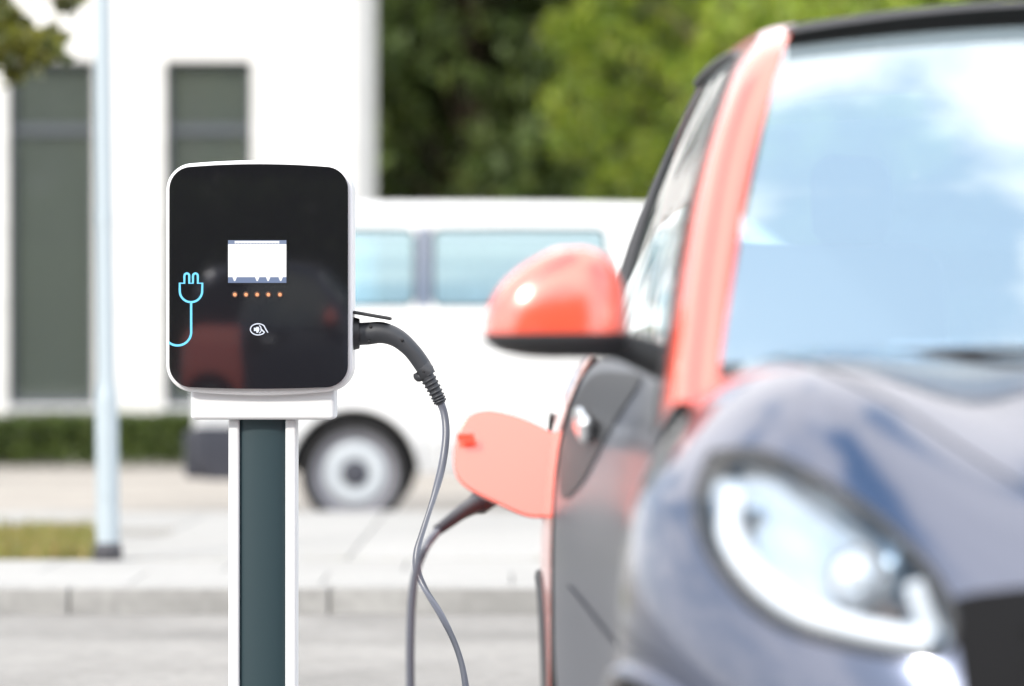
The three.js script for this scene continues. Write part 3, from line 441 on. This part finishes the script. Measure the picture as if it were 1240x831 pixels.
  const low = part(car, 'air_intake', bend(roundRect(-0.55, 0.55, 0.2, 0.34, 0.05), [], 0.05, front(0.004)), M.plastic); low.userData.label = 'black lower intake';
  for (const sg of [1, -1]) {
    const mir = (f) => (a, b) => { const r = f(a, b); return sg === 1 ? r : { p: V(-r.p.x, r.p.y, r.p.z), n: V(-r.n.x, r.n.y, r.n.z) }; };
    const mv = (p) => V(sg * p.x, p.y, p.z), C = (u, v, w) => mv(loc(u, v, w));
    const gm = (g) => { if (sg === 1) return g; const q = g.clone(); const p = q.attributes.position, n = q.attributes.normal; for (let i = 0; i < p.count; i++) { p.setX(i, -p.getX(i)); n.setX(i, -n.getX(i)); } return q; };
    // headlamp
    const hl = part(car, 'headlamp', bend(lamp, [], 0.03, mir(front(0.006))), M.lampGlass);
    const rim = lamp.map((p) => mir(front(0.0))(...p).p);
    part(hl, 'bezel', sweep([...rim, rim[0]], [0.008], 8, rim.length * 2, false), M.plastic);
    const cen = [0.6, 0.735], bowl = (k, dep) => lamp.map(([a, b]) => { const q = front(0)(lerp(cen[0], a, k), lerp(cen[1], b, k)).p; return V(sg * q.x * (1 - 0), q.y, q.z - dep); });
    const ringLoft = (rows) => patch((s, t) => { const r = rows[Math.round(s * (rows.length - 1))]; return r[Math.round(t * r.length) % r.length]; }, rows.length - 1, lamp.length);
    part(hl, 'reflector', ringLoft([bowl(1, 0), bowl(0.9, 0.05), bowl(0.72, 0.075), bowl(0.45, 0.09), bowl(0.05, 0.095)]), M.reflector);
    const guide = [[0.72, 0.817], [0.733, 0.775], [0.72, 0.736], [0.67, 0.682], [0.595, 0.656], [0.503, 0.645]].map((p) => mir(front(-0.018))(p[0] + 0.012, p[1] + 0.008).p);
    part(hl, 'light_guide', sweep(guide, [0.018, 0.02, 0.02, 0.019, 0.017], 10, 40), M.lightGuide, 'white curved running light strip');
    const pj = mir(front(-0.05))(0.61, 0.74).p; const proj = part(hl, 'projector', new THREE.CylinderGeometry(0.04, 0.036, 0.05, 28).rotateX(Math.PI / 2).translate(pj.x, pj.y, pj.z), M.chrome);
    part(proj, 'lens', new THREE.SphereGeometry(0.036, 24, 12, 0, 6.3, 0, 1.4).rotateX(Math.PI / 2).translate(pj.x, pj.y, pj.z + 0.008), phy({ color: lin(0.8, 0.85, 0.9), roughness: 0.05, metalness: 0.6 }));
    const tp = mir(front(-0.03))(0.565, 0.685).p; part(hl, 'turn_lamp', new THREE.SphereGeometry(0.024, 16, 10).scale(1, 0.8, 0.6).translate(tp.x, tp.y, tp.z), std({ color: lin(0.05, 0.035, 0.03), roughness: 0.3 }));
    const bl = mir(front(-0.02))(0.523, 0.695).p; part(hl, 'reflector_blade', rbox(-0.012, 0.012, -0.035, 0.035, -0.01, 0.01, 0.005).rotateZ(sg * 0.35).translate(bl.x, bl.y, bl.z), M.lightGuide);
    // door and side
    const door = part(car, 'door', bend(roundPoly([[0.86, 0.36], [0.84, 0.6], [0.86, 0.88], [0.92, 0.955], [1.4, 0.975], [1.85, 0.985], [1.93, 0.9], [1.9, 0.6], [1.8, 0.38], [1.3, 0.32]], 8), [], 0.06, mir(sideF(0.006))), M.doorPaint);
    part(door, 'door_crease', bend(roundPoly([[1.0, 0.52], [1.3, 0.5], [1.7, 0.57], [1.72, 0.6], [1.3, 0.54], [1.0, 0.55]], 4), [], 0.05, mir(sideF(0.01))), M.doorPaint);
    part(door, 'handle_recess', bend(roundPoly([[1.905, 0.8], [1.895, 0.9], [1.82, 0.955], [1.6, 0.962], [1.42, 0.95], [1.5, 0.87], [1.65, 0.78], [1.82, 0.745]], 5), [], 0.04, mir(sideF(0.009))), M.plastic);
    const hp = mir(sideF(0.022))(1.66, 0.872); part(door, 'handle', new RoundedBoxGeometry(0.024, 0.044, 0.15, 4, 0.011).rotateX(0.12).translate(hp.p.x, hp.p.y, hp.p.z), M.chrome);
    part(car, 'sill', bend(roundRect(0.78, 1.9, 0.2, 0.31, 0.03), [], 0.06, mir(sideF(0.012))), M.orange);
    // rear quarter
    const q0 = []; for (let i = 0; i <= 14; i++) { const a = Math.PI * (1 - i / 14) * 0.94 + 0.1; q0.push([wheelU[1] + 0.32 * Math.cos(a), wheelR + 0.32 * Math.sin(a)]); }
    const port = []; for (let i = 0; i < 18; i++) { const a = i / 18 * 6.2832; port.push([2.3 + 0.083 * Math.cos(a), 0.8 + 0.083 * Math.sin(a)]); }
    part(car, 'rear_quarter', bend([[1.925, 0.4], ...q0, [2.6, 0.5], [2.6, 0.9], [2.45, 1.0], [1.97, 0.99], [1.965, 0.9], [1.93, 0.6]], sg === 1 ? [port] : [], 0.05, mir(sideF(0.008))), M.orange);
    if (sg === 1) {
      const pc = sideF(0)(2.3, 0.8).p;
      const cup = part(car, 'charge_port', new THREE.LatheGeometry([[0.088, 0.004], [0.08, -0.01], [0.075, -0.05], [0, -0.052]].map((p) => new THREE.Vector2(...p)), 30).rotateZ(Math.PI / 2).translate(pc.x + 0.004, pc.y, pc.z), M.plastic);
      part(cup, 'inlet', new THREE.CylinderGeometry(0.034, 0.038, 0.06, 24).rotateZ(Math.PI / 2).translate(pc.x + 0.02, pc.y, pc.z), M.plastic);
      // flap swung open, hinged on its front edge: painted face turned forward
      const fl = roundPoly([[0.0, 0.035], [0.035, 0.06], [0.09, 0.085], [0.15, 0.097], [0.19, 0.078], [0.206, 0.02], [0.192, -0.035], [0.12, -0.075], [0.06, -0.098], [0.015, -0.085], [0, -0.02]], 5);
      const shape = new THREE.Shape(fl.map((p) => new THREE.Vector2(-p[0], p[1])));
      const fg = new THREE.ExtrudeGeometry(shape, { depth: 0.008, bevelSize: 0.004, bevelThickness: 0.004, bevelSegments: 3, curveSegments: 4 });
      fg.rotateZ(-0.0).rotateX(-0.22).rotateY(-0.12).translate(pc.x + 0.02, pc.y - 0.008, pc.z + 0.105);
      const flap = part(car, 'charge_flap', fg, M.orange, 'open orange charge flap');
      part(flap, 'inner_liner', new THREE.ExtrudeGeometry(new THREE.Shape(fl.map((p) => new THREE.Vector2(-0.1 + (0.1 - p[0]) * 0.88, p[1] * 0.88))), { depth: 0.006, bevelSize: 0.003, bevelThickness: 0.003, bevelSegments: 2 }).translate(0, 0, -0.0125).rotateX(-0.22).rotateY(-0.12).translate(pc.x + 0.02, pc.y - 0.008, pc.z + 0.105), M.plastic);
      part(flap, 'hinge', rbox(-0.005, 0.05, -0.05, 0.02, -0.01, 0.006, 0.005).translate(pc.x + 0.01, pc.y - 0.02, pc.z + 0.092), M.orange);
      part(flap, 'latch', rbox(-0.016, 0.016, -0.008, 0.008, 0, 0.014, 0.004).translate(pc.x - 0.168, pc.y + 0.045, pc.z + 0.108), M.orange);
    }
    // wheels
    wheelU.forEach((x) => { const wv = x < 1 ? 0.685 : 0.725;
      const wl = part(car, 'wheel', wheelTyre(wheelR, 0.18, 0.19).rotateZ(Math.PI / 2).translate(-sg * wv, wheelR, L - x), M.rubber);
      const ring = (pts) => { const g = new THREE.LatheGeometry(pts.map(([r, z]) => new THREE.Vector2(r, z)), 36).rotateZ(Math.PI / 2); if (sg === -1) g.rotateY(Math.PI); return g.translate(-sg * wv, wheelR, L - x); };
      const rim2 = part(wl, 'rim', [ring([[0.195, 0.085], [0.182, 0.07], [0.178, -0.05]]), ring([[0.178, -0.02], [0, -0.02]]), ring([[0.05, -0.02], [0.048, 0.06], [0, 0.065]])], M.wheelGrey);
      for (let k = 0; k < 5; k++) part(rim2, 'spoke', rbox(-0.012, 0.012, 0.03, 0.183, -0.022, 0.022, 0.006).rotateX(k / 5 * 6.2832).translate(-sg * (wv + 0.05), wheelR, L - x), M.chrome);
      part(car, 'wheel_housing', [patch((s, t) => C(x + 0.307 * Math.cos(Math.PI * s), lerp(x < 1 ? 0.7 + 0.07 * smooth(-0.2, 0.34, 0.34 * Math.cos(Math.PI * s)) : 0.8, 0.5, t), wheelR + 0.307 * Math.sin(Math.PI * s)), 20, 2), patch((s, t) => C(x + 0.307 * t * Math.cos(Math.PI * s), 0.5, wheelR + 0.307 * t * Math.sin(Math.PI * s)), 20, 2)], M.rubber);
      const lip = []; for (let i = 0; i <= 18; i++) { const a = Math.PI * (1.06 * i / 18 - 0.03); lip.push(mir(sideF(0.004))(x + archR * Math.cos(a), wheelR + archR * Math.sin(a)).p); }
      part(car, 'arch_trim', sweep(lip, [0.014], 8, 40), x > 1 ? M.plastic : M.black);
    });
    // cabin: pillar and roof rail in one sweep, side glass below it
    const inner = new THREE.CatmullRomCurve3([C(0.70, 0.71, 0.92), C(0.76, 0.692, 0.985), C(0.98, 0.625, 1.25), C(1.17, 0.545, 1.468), C(1.3, 0.505, 1.522), C(1.7, 0.49, 1.55), C(2.15, 0.485, 1.53), C(2.4, 0.475, 1.46), C(2.55, 0.47, 1.32)]);
    const outer = new THREE.CatmullRomCurve3([C(0.77, 0.78, 0.89), C(0.815, 0.768, 0.95), C(1.03, 0.703, 1.22), C(1.22, 0.622, 1.43), C(1.38, 0.58, 1.49), C(1.7, 0.585, 1.5), C(2.1, 0.58, 1.475), C(2.36, 0.59, 1.38), C(2.5, 0.6, 1.25)]);
    part(car, 'roof_rail', gm(gm(patch((s, t) => { const a = inner.getPoint(s), b = outer.getPoint(s), p = a.clone().lerp(b, t), h = 0.034 * (1 - 0.6 * smooth(0.28, 0.45, s)) * Math.sin(Math.PI * t); p.x += -sg * h * 0.45; p.y += h * 0.75; p.z += h * 0.5 * (1 - smooth(0.3, 0.6, s)); return p; }, 60, 10))), M.orange, 'orange windscreen pillar running into the roof rail');
    const belt = new THREE.CatmullRomCurve3([C(0.83, 0.75, 0.935), C(1.2, 0.715, 0.955), C(1.6, 0.715, 0.965), C(1.95, 0.735, 0.985), C(2.3, 0.735, 0.985), C(2.52, 0.7, 0.98)]);
    const gl = part(car, 'side_window', patch((s, t) => { const k = lerp(0.0, 0.6, s), b = belt.getPoint(lerp(0.0, 0.64, s)), o = outer.getPoint(lerp(0.01, 0.68, s)).add(V(sg * 0.004, -0.006, 0)), p = b.lerp(o, t); p.x -= sg * 0.02 * Math.sin(Math.PI * t); return p; }, 24, 10), M.sideGlass);
    const sl = []; for (let i = 0; i <= 20; i++) { const b = outer.getPoint(lerp(0.01, 0.7, i / 20)); b.x -= sg * 0.006; b.y -= 0.008; sl.push(b); } part(gl, 'seal', sweep(sl, [0.003, 0.004, 0.01], 6, 40), M.plastic);
    const bs = []; for (let i = 0; i <= 14; i++) bs.push(belt.getPoint(i / 14)); part(gl, 'belt_seal', sweep(bs, [0.014], 6, 30), M.plastic);
    part(gl, 'quarter_divider', sweep([belt.getPoint(0.09), outer.getPoint(0.24)], [0.012], 6, 6), M.plastic);
    part(car, 'rear_pillar', patch((s, t) => { const b = belt.getPoint(lerp(0.64, 1, s)), o = outer.getPoint(lerp(0.68, 1, s)), p = b.lerp(o, t); p.x -= sg * 0.022 * Math.sin(Math.PI * t); return p; }, 14, 10), M.softTop);
    // door mirror
    {
      const n = 48, m = 28, mc = C(0.985, 0.912, 1.028), P = [];
      const shell = (y0, y1, grow) => patch((s, t) => {
        const a = s * 2 * Math.PI, hh = lerp(y0, y1, t), e = 2.6, k = hh >= 0 ? Math.pow(Math.max(0, 1 - Math.pow(hh, e)), 1 / e) : Math.pow(Math.max(0, 1 - Math.pow(-hh, 2.2)), 1 / 2.2);
        const ca = Math.cos(a), sa = Math.sin(a), q = 2.7, x = Math.sign(ca) * Math.pow(Math.abs(ca), 2 / q), z = Math.sign(sa) * Math.pow(Math.abs(sa), 2 / q);
        const tilt = hh > 0 ? hh * (0.128 - 0.03 * x * k - 0.012 * x * x * k) : hh * 0.036;   // the cap drops towards its tip (+x)
        return V(mc.x - sg * 0.107 * x * k * grow, mc.y + tilt, mc.z + 0.075 * z * k * grow);
      }, n, m);
      const cap = part(car, 'door_mirror', gm(gm(shell(0, 0.9995, 1))), M.orange, 'orange mirror cap');
      part(cap, 'mirror_base', [shell(-0.9995, 0.02, 1.006), sweep([V(mc.x + sg * 0.02, mc.y - 0.016, mc.z), V(mc.x + sg * 0.09, mc.y - 0.016, mc.z - 0.005), C(1.0, 0.77, 0.995), C(1.0, 0.72, 0.975)], [0.02, 0.022, 0.026, 0.03], 12, 20)], M.plastic, 'black lower mirror housing and arm');
      part(cap, 'mirror_glass', rbox(-0.085, 0.085, -0.01, 0.05, -0.003, 0.003, 0.002).translate(mc.x, mc.y + 0.005, mc.z - 0.074), M.chrome);
    }
  }
  // windscreen, roof, rear window
  const ws = (s, t, o = 0) => { const v = lerp(-1, 1, s), hw = lerp(0.697, 0.545, Math.pow(Math.max(0, t), 1.15)), b = 1 - v * v; return loc(lerp(0.745 - 0.11 * b, 1.18 - 0.045 * b, t) - 0.03 * Math.sin(Math.PI * t) - o, v * hw, lerp(0.972, 1.475, t) + 0.035 * b * t + 0.012 * Math.sin(Math.PI * t) + o); };
  const wsn = part(car, 'windscreen', patch((s, t) => ws(s, t), 30, 16), M.windscreen);
  part(wsn, 'cowl', patch((s, t) => ws(s, lerp(-0.06, 0.018, t), 0.004), 30, 3), M.plastic);
  for (const s0 of [0.9, 0.42]) { const pts = []; for (let i = 0; i <= 12; i++) pts.push(ws(s0 - i / 12 * 0.4, 0.022 + 0.01 * Math.sin(i / 12 * 3), 0.012)); part(wsn, 'wiper', sweep(pts, [0.008, 0.006, 0.005], 6, 30), M.plastic); }
  part(car, 'roof', patch((s, t) => { const v = lerp(-1, 1, s), u = lerp(1.165, 2.42, t), hw = lerp(0.545, 0.48, Math.sqrt(t)), b = 1 - v * v; return loc(u - 0.045 * b * (1 - t) + 0.04 * b * t, v * hw, 1.478 + 0.08 * Math.pow(Math.sin(Math.PI * clamp(0.03 + t * 0.8)), 0.6) - 0.06 * t * t + 0.045 * b); }, 24, 30), M.softTop);
  part(car, 'rear_window', patch((s, t) => { const v = lerp(-1, 1, s), b = 1 - v * v; return loc(lerp(2.46, 2.64, t) + 0.06 * b, v * lerp(0.475, 0.6, t), lerp(1.44, 0.99, t) + 0.03 * b * (1 - t)); }, 20, 10), M.sideGlass);
  part(car, 'tailgate', patch((s, t) => { const v = lerp(-1, 1, s), w = lerp(0.99, 0.45, t), b = 1 - v * v; const u = 2 * L - solve((x) => G(x, v * 0.6, Math.min(w, 0.93)), -0.4, L); return loc(u - 0.004, v * 0.6, w); }, 20, 10), M.black);
  // cabin inside
  part(car, 'cabin_floor', [box(-0.66, 0.66, 0.22, 0.27, L - 2.35, L - 0.75), box(-0.66, 0.66, 0.27, 0.95, L - 2.36, L - 2.3), box(-0.66, 0.66, 0.27, 0.86, L - 0.78, L - 0.74)], M.interior);
  part(car, 'dashboard', [rbox(-0.66, 0.66, 0.72, 0.94, L - 1.2, L - 0.8, 0.06, 3), rbox(0.2, 0.5, 0.88, 1.0, L - 1.22, L - 1.0, 0.04, 3)], M.interior);
  const wheel = part(car, 'steering_wheel', new THREE.TorusGeometry(0.18, 0.016, 10, 36).rotateX(-0.4).translate(0.34, 0.92, L - 1.28), M.interior);
  part(wheel, 'hub', rbox(-0.16, 0.16, -0.04, 0.04, -0.02, 0.02, 0.015).rotateX(-0.4).translate(0.34, 0.92, L - 1.28), M.interior);
  for (const x of [-0.34, 0.34]) { const st = part(car, 'seat', rbox(x - 0.24, x + 0.24, 0.35, 0.6, L - 1.95, L - 1.45, 0.06, 3), M.seat); part(st, 'backrest', rbox(-0.23, 0.23, 0, 0.7, -0.07, 0.07, 0.06, 3).rotateX(-0.25).translate(x, 0.52, L - 1.95), M.seat); part(st, 'headrest', rbox(-0.075, 0.075, 0, 0.17, -0.05, 0.05, 0.045, 3).rotateX(-0.15).translate(x * 0.82, 1.2, L - 2.12), M.seat); }
  part(car, 'rear_view_mirror', [rbox(-0.11, 0.11, 1.37, 1.43, L - 1.28, L - 1.25, 0.012), sweep([V(0, 1.42, L - 1.25), V(0, 1.5, L - 1.2)], [0.01], 8, 4)], M.plastic);
  return car;
};
const carA = makeCar('city_car', 'black and orange city car plugged into the charger', [0.955, 0, -5.08], 0.0566);
const carB = carA.clone(); carB.name = numbered('city_car'); carB.position.set(-0.9, 0, 3.9); carB.rotation.y = Math.PI / 2 + 0.12;
carB.userData = { label: 'dark city car with red rear quarter parked across the road', category: 'car' }; scene.add(carB);
for (const m of carB.children.filter((o) => o.name === 'charge_flap')) carB.remove(m);
carB.traverse((o) => { if (['roof_rail'].includes(o.name)) { o.material = M.black; delete o.userData.label; } });
{ // tall hedge across the road, the dark ground of the panel's reflection
  const t = thing('tall_hedge', 'tall dark evergreen hedge across the road, behind the parked car', 'hedge', [-4, 0.05, 19]);
  for (let i = 0; i < 36; i++) { const x = -13.8 + i * 0.79; part(t, 'stem', sweep([V(x, 0, 0), V(x + rr(-0.2, 0.2), 1.6, rr(-0.1, 0.1)), V(x + rr(-0.3, 0.3), 3.3, rr(-0.1, 0.1))], [0.05, 0.035, 0.01], 6, 6), M.bark); }
  const spots = []; for (let i = 0; i < 60000; i++) spots.push([rr(-14, 14), rr(0, 3.55), rr(-0.6, 0.4), 0.13]);
  leaves(t, 'foliage', spots, leafGeo, tintOf(green.mid));
}

renderer.render(scene, camera);
